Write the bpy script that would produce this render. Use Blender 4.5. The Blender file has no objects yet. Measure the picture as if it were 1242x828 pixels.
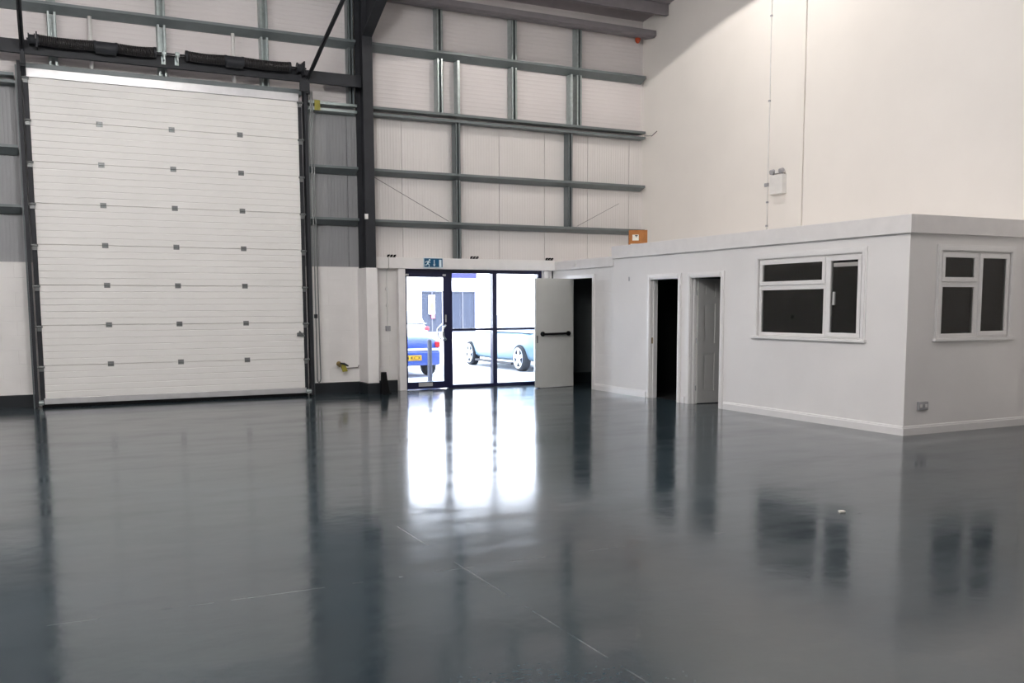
import bpy, bmesh, math, random
from mathutils import Vector, Matrix, Euler
random.seed(7)
SC = bpy.context.scene
COL = SC.collection

# ------------------------------------------------------------------ materials
def mat(name, color, rough=0.5, metal=0.0, spec=0.5, vary=0.06, vscale=6.0, bump=0.0, bscale=60.0, rvary=0.0, emit=None, estr=0.0):
    m = bpy.data.materials.new(name); m.use_nodes = True
    nt = m.node_tree; N = nt.nodes; L = nt.links
    b = N['Principled BSDF']
    b.inputs['Roughness'].default_value = rough
    b.inputs['Metallic'].default_value = metal
    b.inputs['Specular IOR Level'].default_value = spec
    tc = N.new('ShaderNodeTexCoord')
    nz = N.new('ShaderNodeTexNoise'); nz.inputs['Scale'].default_value = vscale; nz.inputs['Detail'].default_value = 5
    L.new(tc.outputs['Object'], nz.inputs['Vector'])
    rp = N.new('ShaderNodeValToRGB')
    lo = [max(0, c*(1-vary)) for c in color]; hi = [min(1, c*(1+vary)) for c in color]
    rp.color_ramp.elements[0].color = (*lo, 1); rp.color_ramp.elements[1].color = (*hi, 1)
    rp.color_ramp.elements[0].position = .3; rp.color_ramp.elements[1].position = .7
    L.new(nz.outputs['Fac'], rp.inputs['Fac']); L.new(rp.outputs['Color'], b.inputs['Base Color'])
    if bump:
        n2 = N.new('ShaderNodeTexNoise'); n2.inputs['Scale'].default_value = bscale
        L.new(tc.outputs['Object'], n2.inputs['Vector'])
        bp = N.new('ShaderNodeBump'); bp.inputs['Strength'].default_value = bump; bp.inputs['Distance'].default_value = .01
        L.new(n2.outputs['Fac'], bp.inputs['Height']); L.new(bp.outputs['Normal'], b.inputs['Normal'])
    if emit:
        b.inputs['Emission Color'].default_value = (*emit, 1); b.inputs['Emission Strength'].default_value = estr
    return m

def math_node(nt, op, a=None, b=None, clamp=False):
    n = nt.nodes.new('ShaderNodeMath'); n.operation = op; n.use_clamp = clamp
    for i, v in enumerate((a, b)):
        if v is None: continue
        if isinstance(v, (int, float)): n.inputs[i].default_value = v
        else: nt.links.new(v, n.inputs[i])
    return n.outputs[0]

def block_mat(name, color, axis):
    m = mat(name, color, rough=.6, vary=.05, vscale=1.7)
    nt = m.node_tree; N = nt.nodes; L = nt.links
    tc = N['Texture Coordinate']; sep = N.new('ShaderNodeSeparateXYZ'); com = N.new('ShaderNodeCombineXYZ')
    L.new(tc.outputs['Object'], sep.inputs[0])
    L.new(sep.outputs[axis], com.inputs[0]); L.new(sep.outputs['Z'], com.inputs[1])
    br = N.new('ShaderNodeTexBrick')
    br.inputs['Scale'].default_value = 1; br.inputs['Brick Width'].default_value = .45; br.inputs['Row Height'].default_value = .225
    br.inputs['Mortar Size'].default_value = .006; br.inputs['Mortar Smooth'].default_value = .6
    L.new(com.outputs[0], br.inputs['Vector'])
    nz = N.new('ShaderNodeTexNoise'); nz.inputs['Scale'].default_value = 45; L.new(tc.outputs['Object'], nz.inputs['Vector'])
    h = math_node(nt, 'SUBTRACT', math_node(nt, 'MULTIPLY', nz.outputs['Fac'], .25), br.outputs['Fac'])
    bp = N.new('ShaderNodeBump'); bp.inputs['Strength'].default_value = .6; bp.inputs['Distance'].default_value = .006
    L.new(h, bp.inputs['Height']); L.new(bp.outputs['Normal'], N['Principled BSDF'].inputs['Normal'])
    return m

def floor_mat():
    m = mat('painted_floor', (.033, .050, .060), rough=.2, spec=.5, vary=.22, vscale=.7)
    nt = m.node_tree; N = nt.nodes; L = nt.links; b = N['Principled BSDF']
    tc = N['Texture Coordinate']
    sep = N.new('ShaderNodeSeparateXYZ'); L.new(tc.outputs['Object'], sep.inputs[0])
    # two worn saw-cut joints in the slab
    wob = N.new('ShaderNodeTexNoise'); wob.inputs['Scale'].default_value = 3.5; wob.inputs['Detail'].default_value = 6; L.new(tc.outputs['Object'], wob.inputs['Vector'])
    def line(coord, at, w):
        d = math_node(nt, 'ABSOLUTE', math_node(nt, 'SUBTRACT', coord, at))
        return math_node(nt, 'LESS_THAN', d, w)
    lx = line(sep.outputs['X'], 2.15, .0045); ly = line(sep.outputs['Y'], 5.02, .0045)
    wear = math_node(nt, 'MULTIPLY', math_node(nt, 'SUBTRACT', wob.outputs['Fac'], .40), 3.0, True)
    joint = math_node(nt, 'MULTIPLY', math_node(nt, 'MAXIMUM', lx, ly), wear)
    # paint scuffs and dark specks
    sp = N.new('ShaderNodeTexNoise'); sp.inputs['Scale'].default_value = 26; sp.inputs['Detail'].default_value = 3; L.new(tc.outputs['Object'], sp.inputs['Vector'])
    speck = math_node(nt, 'GREATER_THAN', sp.outputs['Fac'], .75)
    mx = N.new('ShaderNodeMix'); mx.data_type = 'RGBA'
    src = b.inputs['Base Color'].links[0].from_socket
    L.new(joint, mx.inputs[0]); L.new(src, mx.inputs[6]); mx.inputs[7].default_value = (.20, .21, .215, 1)
    mx2 = N.new('ShaderNodeMix'); mx2.data_type = 'RGBA'
    L.new(speck, mx2.inputs[0]); L.new(mx.outputs[2], mx2.inputs[6]); mx2.inputs[7].default_value = (.015, .015, .015, 1)
    g = N.new('ShaderNodeTexNoise'); g.inputs['Scale'].default_value = 38; g.inputs['Detail'].default_value = 6; L.new(tc.outputs['Object'], g.inputs['Vector'])
    gm = N.new('ShaderNodeMapRange'); gm.inputs[1].default_value = .3; gm.inputs[2].default_value = .7; gm.inputs[3].default_value = .78; gm.inputs[4].default_value = 1.22
    L.new(g.outputs['Fac'], gm.inputs[0])
    mu = N.new('ShaderNodeMix'); mu.data_type = 'RGBA'; mu.blend_type = 'MULTIPLY'; mu.inputs[0].default_value = 1
    cv = N.new('ShaderNodeCombineXYZ')
    for k in range(3): L.new(gm.outputs[0], cv.inputs[k])
    L.new(mx2.outputs[2], mu.inputs[6]); L.new(cv.outputs[0], mu.inputs[7])
    L.new(mu.outputs[2], b.inputs['Base Color'])
    # brushed-on gloss: roughness in broad streaks, fine orange-peel bump
    mp = N.new('ShaderNodeMapping'); mp.inputs['Scale'].default_value = (.55, 1.6, 1); L.new(tc.outputs['Object'], mp.inputs['Vector'])
    r1 = N.new('ShaderNodeTexNoise'); r1.inputs['Scale'].default_value = 1.3; r1.inputs['Detail'].default_value = 7; r1.inputs['Roughness'].default_value = .65
    L.new(mp.outputs[0], r1.inputs['Vector'])
    mr = N.new('ShaderNodeMapRange'); mr.inputs[1].default_value = .3; mr.inputs[2].default_value = .72; mr.inputs[3].default_value = .075; mr.inputs[4].default_value = .20
    L.new(r1.outputs['Fac'], mr.inputs[0]); L.new(mr.outputs[0], b.inputs['Roughness'])
    n3 = N.new('ShaderNodeTexNoise'); n3.inputs['Scale'].default_value = 5.0; n3.inputs['Detail'].default_value = 4; L.new(tc.outputs['Object'], n3.inputs['Vector'])
    bp = N.new('ShaderNodeBump'); bp.inputs['Strength'].default_value = .10; bp.inputs['Distance'].default_value = .01
    L.new(n3.outputs['Fac'], bp.inputs['Height']); L.new(bp.outputs['Normal'], b.inputs['Normal'])
    return m

def glass_mat(name, tint=(.97, .98, 1.0), refl=.06):
    m = bpy.data.materials.new(name); m.use_nodes = True
    nt = m.node_tree; N = nt.nodes; L = nt.links
    N.remove(N['Principled BSDF'])
    out = N['Material Output']
    tr = N.new('ShaderNodeBsdfTransparent'); tr.inputs[0].default_value = (*tint, 1)
    gl = N.new('ShaderNodeBsdfGlossy'); gl.inputs['Roughness'].default_value = .02
    lw = N.new('ShaderNodeFresnel'); lw.inputs['IOR'].default_value = 1.5
    mix = N.new('ShaderNodeMixShader')
    L.new(lw.outputs[0], mix.inputs[0]); L.new(tr.outputs[0], mix.inputs[1]); L.new(gl.outputs[0], mix.inputs[2])
    L.new(mix.outputs[0], out.inputs['Surface'])
    return m

M = {}
M['floor'] = floor_mat()
M['block_x'] = block_mat('painted_blockwork', (.83, .81, .79), 'X')
M['block_y'] = block_mat('painted_blockwork_side', (.84, .83, .82), 'Y')
M['kerb'] = mat('dark_kerb_paint', (.010, .014, .018), rough=.45)
M['plaster'] = mat('white_plaster', (.84, .825, .81), rough=.65, vary=.03, vscale=1.2, bump=.05)
M['party'] = mat('party_wall_paint', (.86, .825, .78), rough=.65, vary=.035, vscale=.6, bump=.05)
M['cream'] = mat('painted_timber', (.82, .80, .785), rough=.5, vary=.03)
M['gloss_white'] = mat('white_gloss_paint', (.84, .83, .82), rough=.3, vary=.02)
M['upvc'] = mat('white_upvc', (.83, .82, .81), rough=.25, vary=.02)
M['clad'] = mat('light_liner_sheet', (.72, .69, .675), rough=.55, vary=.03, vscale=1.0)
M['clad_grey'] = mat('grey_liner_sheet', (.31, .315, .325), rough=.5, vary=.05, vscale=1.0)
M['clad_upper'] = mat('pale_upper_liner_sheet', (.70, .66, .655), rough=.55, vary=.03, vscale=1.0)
M['rail'] = mat('grey_painted_steel', (.15, .175, .182), rough=.4, vary=.08)
M['galv'] = mat('galvanised_steel', (.40, .455, .45), rough=.36, metal=.5, vary=.12, vscale=14)
M['galv_bright'] = mat('bright_galvanised_steel', (.66, .67, .69), rough=.35, metal=.45, vary=.12, vscale=14)
M['steel'] = mat('dark_grey_steel', (.027, .029, .034), rough=.55, spec=.3, vary=.15)
M['black'] = mat('black_rubber', (.004, .004, .005), rough=.7, spec=.15)
M['spring'] = mat('oiled_spring_steel', (.035, .033, .034), rough=.42, metal=.4, vary=.2)
M['door_white'] = mat('white_coated_steel', (.80, .79, .765), rough=.5, vary=.02, vscale=1.5)
M['hinge'] = mat('zinc_hinge', (.20, .21, .21), rough=.4, metal=.5)
M['alu'] = mat('aluminium_strip', (.62, .62, .63), rough=.35, metal=.5)
M['navy'] = mat('navy_powder_coat', (.007, .009, .05), rough=.3)
M['chrome'] = mat('brushed_steel', (.72, .73, .76), rough=.2, metal=1.0)
M['glass'] = glass_mat('clear_glass')
M['glass_dim'] = glass_mat('office_glass', tint=(.75, .74, .73))
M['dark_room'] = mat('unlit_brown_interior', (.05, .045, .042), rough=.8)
M['black_room'] = mat('black_room_paint', (.004, .005, .006), rough=.9)  # near-black colour for the room behind the left doorway
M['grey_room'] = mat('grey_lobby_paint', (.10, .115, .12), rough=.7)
M['grey_door'] = mat('pale_grey_door_paint', (.60, .61, .585), rough=.45, vary=.02)
M['panel_door'] = mat('moulded_door_paint', (.50, .50, .485), rough=.4, vary=.02)
M['roof'] = mat('roof_liner', (.42, .38, .40), rough=.6)
M['purlin'] = mat('purlin_steel', (.20, .185, .20), rough=.5)
M['blue_sign'] = mat('sign_blue', (.002, .09, .20), rough=.35)
M['sign_white'] = mat('sign_white', (.72, .85, .9), rough=.4)
M['card'] = mat('cardboard', (.42, .17, .05), rough=.8, vary=.15, vscale=9)
M['paper'] = mat('paper_label', (.8, .78, .7), rough=.7)
M['yellow'] = mat('yellow_plastic', (.30, .27, .035), rough=.4)
M['brass'] = mat('brass', (.30, .22, .10), rough=.35, metal=.8)
M['orange'] = mat('orange_red_plastic', (.55, .07, .02), rough=.4)
M['conduit'] = mat('white_pvc', (.78, .77, .75), rough=.4)
M['greyplastic'] = mat('grey_plastic', (.36, .36, .38), rough=.4)
M['wire'] = mat('tie_wire', (.22, .20, .20), rough=.5, metal=.4)
M['yard'] = mat('pale_concrete_yard', (.56, .56, .58), rough=.8, vary=.05)
M['render'] = mat('white_render', (.86, .87, .9), rough=.7)
M['shop_blue'] = mat('shop_sign_blue', (.012, .012, .10), rough=.4)
M['shop_glass'] = mat('shop_glass', (.022, .027, .045), rough=.12, spec=.35)
M['car_blue'] = mat('blue_car_paint', (.03, .075, .34), rough=.2, spec=.8, vary=.03)
M['car_silver'] = mat('silver_blue_car_paint', (.17, .27, .34), rough=.3, spec=.8, vary=.03)
M['car_white'] = mat('white_car_paint', (.85, .86, .9), rough=.3)
M['car_glass'] = mat('car_glass', (.35, .38, .42), rough=.05, spec=1.0)  # pale base colour stands in for the sky reflected in the glass
M['tyre'] = mat('tyre_rubber', (.018, .02, .026), rough=.8)
M['rim'] = mat('alloy_rim', (.75, .77, .8), rough=.3, metal=.3)
M['red_lamp'] = mat('red_lens', (.5, .01, .02), rough=.25)
M['plate'] = mat('plate_yellow', (.75, .42, .01), rough=.4)
M['ink'] = mat('black_ink', (.01, .01, .012), rough=.5)
M['bollard'] = mat('bollard_grey', (.055, .06, .085), rough=.5)
M['poster_green'] = mat('poster_green', (.30, .34, .06), rough=.6)
M['poster_pink'] = mat('poster_pink', (.5, .08, .15), rough=.6)

# ------------------------------------------------------------------ mesh builder
class MB:
    def __init__(s): s.bm = bmesh.new()
    def box(s, x0, x1, y0, y1, z0, z1):
        x0, x1 = sorted((x0, x1)); y0, y1 = sorted((y0, y1)); z0, z1 = sorted((z0, z1))
        v = [s.bm.verts.new(p) for p in ((x0,y0,z0),(x1,y0,z0),(x1,y1,z0),(x0,y1,z0),(x0,y0,z1),(x1,y0,z1),(x1,y1,z1),(x0,y1,z1))]
        for f in ((0,3,2,1),(4,5,6,7),(0,1,5,4),(1,2,6,5),(2,3,7,6),(3,0,4,7)): s.bm.faces.new([v[i] for i in f])
        return s
    def obox(s, mtx, sx, sy, sz):          # oriented box, base-centred by mtx
        v = [s.bm.verts.new(mtx @ Vector((x*sx/2, y*sy/2, z*sz/2))) for z in (-1,1) for y in (-1,1) for x in (-1,1)]
        for f in ((0,2,3,1),(4,5,7,6),(0,1,5,4),(1,3,7,5),(3,2,6,7),(2,0,4,6)): s.bm.faces.new([v[i] for i in f])
        return s
    def prism(s, pts, axis, a0, a1):       # pts: outline in the two other axes (closed)
        def mk(p, a):
            return {'X': (a, p[0], p[1]), 'Y': (p[0], a, p[1]), 'Z': (p[0], p[1], a)}[axis]
        A = [s.bm.verts.new(mk(p, a0)) for p in pts]; B = [s.bm.verts.new(mk(p, a1)) for p in pts]
        n = len(pts)
        for i in range(n): s.bm.faces.new((A[i], A[(i+1) % n], B[(i+1) % n], B[i]))
        s.bm.faces.new(A[::-1]); s.bm.faces.new(B)
        return s
    def sheet(s, pts, axis, a0, a1, back):  # open profile made into a thick corrugated board; back = (index, coordinate)
        i, c = back
        tail = [list(pts[-1]), list(pts[0])]
        for t in tail: t[i] = c
        n = len(pts)
        def mk(p, a): return {'X': (a, p[0], p[1]), 'Y': (p[0], a, p[1]), 'Z': (p[0], p[1], a)}[axis]
        A = [s.bm.verts.new(mk(p, a0)) for p in list(pts)+tail]; B = [s.bm.verts.new(mk(p, a1)) for p in list(pts)+tail]
        m = n+2
        for k in range(m): s.bm.faces.new((A[k], A[(k+1) % m], B[(k+1) % m], B[k]))
        return s
    def tube(s, path, r, seg=8, closed=False):
        P = [Vector(p) for p in path]; rings = []
        n = len(P)
        up0 = None
        for i, p in enumerate(P):
            if closed: t = P[(i+1) % n]-P[i-1]
            else: t = (P[min(i+1, n-1)]-P[max(i-1, 0)])
            t.normalize()
            if up0 is None:
                up0 = Vector((0,0,1)) if abs(t.z) < .9 else Vector((1,0,0))
            a = t.cross(up0)
            if a.length < 1e-4: a = t.cross(Vector((0,1,0)))
            a.normalize(); b = a.cross(t); b.normalize(); up0 = b
            rr = r[i] if isinstance(r, (list, tuple)) else r
            rings.append([s.bm.verts.new(p + (a*math.cos(2*math.pi*k/seg) + b*math.sin(2*math.pi*k/seg))*rr) for k in range(seg)])
        m = n if closed else n-1
        for i in range(m):
            A, B = rings[i], rings[(i+1) % n]
            for k in range(seg): s.bm.faces.new((A[k], A[(k+1) % seg], B[(k+1) % seg], B[k]))
        if not closed:
            s.bm.faces.new(rings[0][::-1]); s.bm.faces.new(rings[-1])
        return s
    def cyl(s, p0, p1, r, seg=16): return s.tube([p0, p1], r, seg)
    def lathe(s, prof, axis_o, axis_d, seg=24, cap=True):  # prof: (radius, along)
        d = Vector(axis_d).normalized(); o = Vector(axis_o)
        a = d.orthogonal().normalized(); b = d.cross(a)
        R = []
        for r, h in prof:
            R.append([s.bm.verts.new(o + d*h + (a*math.cos(2*math.pi*k/seg)+b*math.sin(2*math.pi*k/seg))*r) for k in range(seg)])
        for i in range(len(R)-1):
            for k in range(seg): s.bm.faces.new((R[i][k], R[i][(k+1) % seg], R[i+1][(k+1) % seg], R[i+1][k]))
        if cap: s.bm.faces.new(R[0][::-1]); s.bm.faces.new(R[-1])
        return s
    def build(s, name, m, parent=None, bevel=0, smooth=False, sub=0):
        bmesh.ops.recalc_face_normals(s.bm, faces=s.bm.faces[:])
        me = bpy.data.meshes.new(name); s.bm.to_mesh(me); s.bm.free()
        me.materials.append(m)
        if smooth:
            me.polygons.foreach_set('use_smooth', [True]*len(me.polygons))
        o = bpy.data.objects.new(name, me); COL.objects.link(o)
        if parent is not None:
            o.parent = parent
            o.matrix_parent_inverse = parent.matrix_world.inverted() if parent.matrix_world != Matrix.Identity(4) else Matrix.Identity(4)
            if parent.parent is None: o.matrix_parent_inverse = Matrix.Translation(parent.location).inverted() if not any(parent.rotation_euler) else parent.matrix_basis.inverted()
        if bevel:
            bv = o.modifiers.new('bevel', 'BEVEL'); bv.width = bevel; bv.segments = 2; bv.limit_method = 'ANGLE'
        if sub:
            sm = o.modifiers.new('sub', 'SUBSURF'); sm.levels = sub; sm.render_levels = sub
        return o

def tag(o, label, cat, group=None, kind=None):
    o['label'] = label; o['category'] = cat
    if group: o['group'] = group
    if kind: o['kind'] = kind
    return o
def root(name, loc, label, cat, group=None, kind=None):
    o = bpy.data.objects.new(name, None); COL.objects.link(o); o.location = loc
    o.empty_display_size = .1
    return tag(o, label, cat, group, kind)
def lbl(o, text): o['label'] = text; return o

def wall_boxes(mb, axis, a0, a1, z0, z1, t0, t1, holes):
    """solid wall along axis with rectangular holes (a0,a1,z0,z1); t0..t1 thickness"""
    A = sorted({a0, a1, *[h[0] for h in holes], *[h[1] for h in holes]}); Z = sorted({z0, z1, *[h[2] for h in holes], *[h[3] for h in holes]})
    A = [a for a in A if a0 <= a <= a1]; Z = [z for z in Z if z0 <= z <= z1]
    for i in range(len(A)-1):
        run = None
        for j in range(len(Z)-1):
            ca, cz = (A[i]+A[i+1])/2, (Z[j]+Z[j+1])/2
            inside = any(h[0] < ca < h[1] and h[2] < cz < h[3] for h in holes)
            if not inside:
                run = [Z[j], Z[j+1]] if run is None else [run[0], Z[j+1]]
            if (inside or j == len(Z)-2) and run:
                if axis == 'X': mb.box(A[i], A[i+1], t0, t1, run[0], run[1])
                else: mb.box(t0, t1, A[i], A[i+1], run[0], run[1])
                run = None
    return mb

# ------------------------------------------------------------------ key positions (metres; camera stands at X=0, Y=0)
YB = 16.62          # cladding face of the back wall
YK = 16.55          # blockwork face
XR = 11.22          # party wall on the right
XL, YF = -8.0, -9.0
XO, YO = 9.05, 7.85 # office walls
def roof_z(y):
    return 7.33 + .12*(16.62-y) if y > 3 else 7.33 + .12*(16.62-3) - .12*(3-y)

# ------------------------------------------------------------------ floor and roof, far walls
tag(MB().box(XL-.3, XR+.3, YF-.3, 16.95, -.2, 0).build('floor', M['floor']), 'glossy dark grey painted concrete floor with worn saw-cut joints', 'floor', kind='structure')
mb = MB()
for y0, y1 in ((16.95, 3), (3, YF-.3)):
    mb.prism([(y0, roof_z(y0)), (y1, roof_z(y1)), (y1, roof_z(y1)+.15), (y0, roof_z(y0)+.15)], 'X', XL-.3, XR+.3)
tag(mb.build('ceiling', M['roof']), 'pitched grey-mauve roof lining over the whole unit', 'roof', kind='structure')
tag(MB().box(XL-.3, XL, YF-.3, 16.95, 0, 10).build('wall_left', M['plaster']), 'white wall out of frame on the left', 'wall', kind='structure')
tag(MB().box(XL, XR, YF-.3, YF, 0, 10).build('wall_front', M['plaster']), 'white wall behind the viewer', 'wall', kind='structure')
# right party wall with one open vertical joint
mb = MB()
mb.box(XR, XR+.3, 11.955, 16.95, 0, 9.2); mb.box(XR, XR+.3, YF-.3, 11.925, 0, 9.2); mb.box(XR+.03, XR+.3, 11.925, 11.955, 0, 9.2)
tag(mb.build('wall_right', M['party']), 'tall plain white party wall rising behind the office box', 'wall', kind='structure')

# ------------------------------------------------------------------ back wall
holes = [(-.02, 3.91, 0, 5.0), (5.86, 8.83, 0, 2.26)]
mb = wall_boxes(MB(), 'X', XL, XO+.0, 0, 2.27, YK, 16.9, holes)
wb = tag(mb.build('wall_back', M['block_x']), 'rear wall, white blockwork below ribbed sheet cladding', 'wall', kind='structure')
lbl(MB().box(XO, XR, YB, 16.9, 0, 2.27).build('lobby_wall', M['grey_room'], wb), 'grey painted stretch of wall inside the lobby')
mb = MB()
def kerb(x0, x1, y): mb.prism([(y-.012, .0), (y-.012, .185), (y, .2), (y+.03, .2), (y+.03, 0)], 'X', x0, x1)
kerb(XL, -.22, YK); kerb(4.12, 5.06, YK); kerb(5.25, 5.78, YK); kerb(XO+.16, XR, YB)
mb.build('kerb', M['kerb'], wb)
def ribs_x(x0, x1, pitch, depth, joints, y):
    """front profile along X; y is the face, ribs stand proud towards -Y"""
    pts = []; x = x0; jl = [j for j in joints if x0 < j < x1]
    n = int((x1-x0)/pitch)
    for i in range(n):
        a = x0+i*pitch
        j = [q for q in jl if a <= q < a+pitch]
        if j: pts += [(a, y), (a+pitch*.3, y), (a+pitch*.3+.001, y+.02), (a+pitch*.3+.011, y+.02), (a+pitch*.3+.012, y), (a+pitch*.99, y)]
        else: pts += [(a, y), (a+pitch*.55, y), (a+pitch*.65, y-depth), (a+pitch*.9, y-depth)]
    pts.append((x1, y))
    return pts
JN = [5.944+.9895*k for k in range(-12, 6)]
def clad_v(x0, x1, z0, z1, m):
    return MB().sheet(ribs_x(x0, x1, .055, .0022, JN, YB), 'Z', z0, z1, (1, YB+.1)).build('vertical_cladding', m, wb)
for k, a in enumerate(((-.14, -.02, 0, 5.16), (3.91, 4.03, 0, 5.16), (-.02, 3.91, 5.0, 5.16))):  # unseen strips added to stop daylight leaking round the door
    tag(MB().box(a[0], a[1], 16.385, YB+.05, a[2], a[3]).build(f'trim_{7+k}', M['steel']), ['dark reveal behind the left edge of the loading door', 'dark reveal behind the right edge of the loading door', 'dark reveal behind the top edge of the loading door'][k], 'reveal', kind='structure')
lbl(clad_v(5.16, XR, 2.27, 5.04, M['clad']), 'pale vertically ribbed cladding right of the steel column')
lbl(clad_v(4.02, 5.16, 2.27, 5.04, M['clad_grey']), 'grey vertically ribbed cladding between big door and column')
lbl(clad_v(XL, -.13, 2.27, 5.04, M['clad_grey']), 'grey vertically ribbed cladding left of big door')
pts = []; z = 5.04
while z < 7.5:
    pts += [(YB, z), (YB, z+.04), (YB-.0025, z+.046), (YB-.0025, z+.062)]; z += .075
pts.append((YB, z))
mb = MB(); A = []
mb.sheet([(p[0], p[1]) for p in pts], 'X', XL, XR, (0, YB+.1))
lbl(mb.build('horizontal_cladding', M['clad_upper'], wb), 'horizontally ribbed pale upper cladding')
# beam boxing over the entrance, its ledge and the white timber post left of the glass
tag(MB().box(5.25, XO+.0, 16.42, YB-.003, 2.25, 2.45).build('trim_1', M['cream'], bevel=.006), 'white boxed beam across the top of the glazed entrance', 'beam', kind='structure')
tag(MB().box(5.79, 5.925, 16.44, 16.7, 0, 2.25).build('trim_2', M['cream'], bevel=.005), 'white timber post left of the glass door', 'post', kind='structure')
tag(MB().box(8.835, 8.93, 16.46, 16.7, 0, 2.25).build('trim_3', M['cream'], bevel=.005), 'white timber post behind the open grey door', 'post', kind='structure')

# ------------------------------------------------------------------ portal frame
pf = root('portal_frame', (5.155, 16.2, 0), 'dark steel portal column beside the entrance with its haunched rafter', 'steel frame')
def isec_z(mb, xc, w, y0, y1, z0, z1, tf=.02, tw=.012):
    mb.box(xc-w/2, xc+w/2, y0, y0+tf, z0, z1); mb.box(xc-w/2, xc+w/2, y1-tf, y1, z0, z1); mb.box(xc-tw/2, xc+tw/2, y0+tf, y1-tf, z0, z1)
mb = MB(); isec_z(mb, 5.155, .18, 16.05, 16.5, 2.24, 7.3)
mb.box(5.06, 5.25, 16.07, 16.49, 2.24, 2.26)
mb.build('column', M['steel'], pf)
mb = MB()   # rafter running towards the viewer under the roof, and haunch
def raf(y0, y1, d0, d1, w, off=0):
    mb.prism([(y0, roof_z(y0)-.2-d0), (y1, roof_z(y1)-.2-d1), (y1, roof_z(y1)-.2-d1-.02), (y0, roof_z(y0)-.2-d0-.02)], 'X', 5.155-w/2, 5.155+w/2)
raf(16.05, 3, 0, 0, .18); raf(16.05, 3, .38, .38, .18)
mb.prism([(16.05, roof_z(16.05)-.2), (3, roof_z(3)-.2), (3, roof_z(3)-.6), (16.05, roof_z(16.05)-.6)], 'X', 5.149, 5.161)
mb.build('rafter', M['steel'], pf)
mb = MB()
mb.prism([(16.06, 6.2), (14.2, roof_z(14.2)-.6), (16.06, roof_z(16.06)-.6)], 'X', 5.149, 5.161)
mb.prism([(16.06, 6.18), (14.2, roof_z(14.2)-.62), (14.2, roof_z(14.2)-.6), (16.06, 6.2)], 'X', 5.065, 5.245)
mb.build('haunch', M['steel'], pf)
for z in (6.35, 6.55, 6.75, 6.95):
    MB().cyl((5.205, 16.03, z), (5.205, 16.055, z), .018, 6).build('bolt', M['steel'], pf)
mb = MB().box(5.05, 5.26, 16.03, 16.56, .2, 2.24)
lbl(mb.build('column_casing', M['cream'], pf, bevel=.006), 'white casing around the foot of the column')
lbl(MB().box(5.04, 5.27, 16.02, 16.56, 0, .19).build('casing_kerb', M['kerb'], pf, bevel=.005), 'dark painted foot of the casing')
for x, y in ((5.075, 16.035), (5.3, 16.36)):
    lbl(MB().box(x-.03, x+.03, y-.02, y+.015, 3.08, 3.17).build('cleat_cap', M['conduit'], pf, bevel=.005), 'small white cap')

# cladding rails (Z purlins): upright lip with web at its foot
def rail(x0, x1, zz, label, y=16.40):
    mb = MB()
    for z0, z1 in zz:
        if z1-z0 < .06:   # slim lip of the double rail
            mb.prism([(y, z0), (YB-.004, z0), (YB-.004, z0+.006), (y+.006, z0+.006), (y+.006, z1-.006), (y+.03, z1-.006), (y+.03, z1), (y, z1)], 'X', x0, x1)
        else:             # upright lip over a web that slopes back to the sheet
            mb.prism([(y, z1), (y, z1-.042), (y+.012, z1-.046), (YB-.05, z0), (YB-.004, z0), (YB-.004, z1-.03), (y+.02, z1-.03), (y+.02, z1)], 'X', x0, x1)
    o = mb.build('cladding_rail', M['rail'])
    tag(o, label, 'rail', 'steel rails across the back wall')
    return o
CL, CR = 5.06, 5.25
for x0, x1, w in ((XL, CL, 'over the big door, left of the column'), (CR, XR-.06, 'right of the column')):
    rail(x0, x1, [(6.075, 6.20)], f'highest grey steel rail on the back wall {w}')
o = rail(CR, XR-.06, [(5.055, 5.10), (4.945, 4.99)], 'double-lipped grey steel rail where ribs change direction, right of column')
o = rail(4.2, CL, [(5.055, 5.10), (4.945, 4.99)], 'short bright double rail between big door and column'); o.data.materials[0] = M['galv']
lbl(MB().box(4.30, 4.40, 16.385, 16.405, 4.94, 5.11).build('bracket', M['yellow'], o, bevel=.004), 'yellowish square bracket')
rail(XL, -.29, [(5.055, 5.10), (4.945, 4.99)], 'double grey rail at the left edge beside the big door')
for z, w in ((4.0, 'upper'), (3.105, 'lower')):
    rail(XL, -.29, [(z-.10, z+.03)], f'{w} single grey rail left of the big door')
    rail(4.2, CL, [(z-.10, z+.02)], f'{w} single grey rail between big door and column')
    rail(CR, XR-.06, [(z-.09, z+.015)], f'{w} single grey rail from column to party wall')
# uprights between rails
def stud(x, z0, z1, label, m='galv', w=.13, group='upright channels on the back wall'):
    mb = MB(); y0, y1 = 16.44, YB-.004; t = .006
    mb.box(x-w/2, x+w/2, y1-t, y1, z0, z1)
    for s in (-1, 1):
        mb.box(x+s*(w/2-t if s > 0 else w/2), x+s*(w/2 if s > 0 else w/2-t), y0, y1-t, z0, z1)
        mb.box(x+s*w/2, x+s*(w/2-.035), y0, y0+t, z0, z1)
    return tag(mb.build('steel_upright', M[m]), label, 'upright', group)
nth = ['first', 'second', 'third', 'fourth']
for k, x in enumerate((.264, 1.852, 3.486)):
    stud(x, 5.25, 6.07, f'{nth[k]} wide upright from the left behind the spring shaft')
    stud(x, 6.21, 7.25, f'{nth[k]} wide upright from the left above the highest rail')
stud(4.98, 5.11, 6.07, 'dark upright tight against left side of the column', m='rail', w=.1)
stud(4.98, 6.21, 7.25, 'dark upright beside the column above the highest rail', m='rail', w=.1)
for k, x in enumerate((6.66, 8.18, 9.61)):
    stud(x, 5.11, 6.07, f'{nth[k]} wide upright right of the column below the highest rail', w=.115)
    stud(x, 6.21, 7.0, f'{nth[k]} wide upright right of the column under the eaves beam', w=.115)
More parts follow.
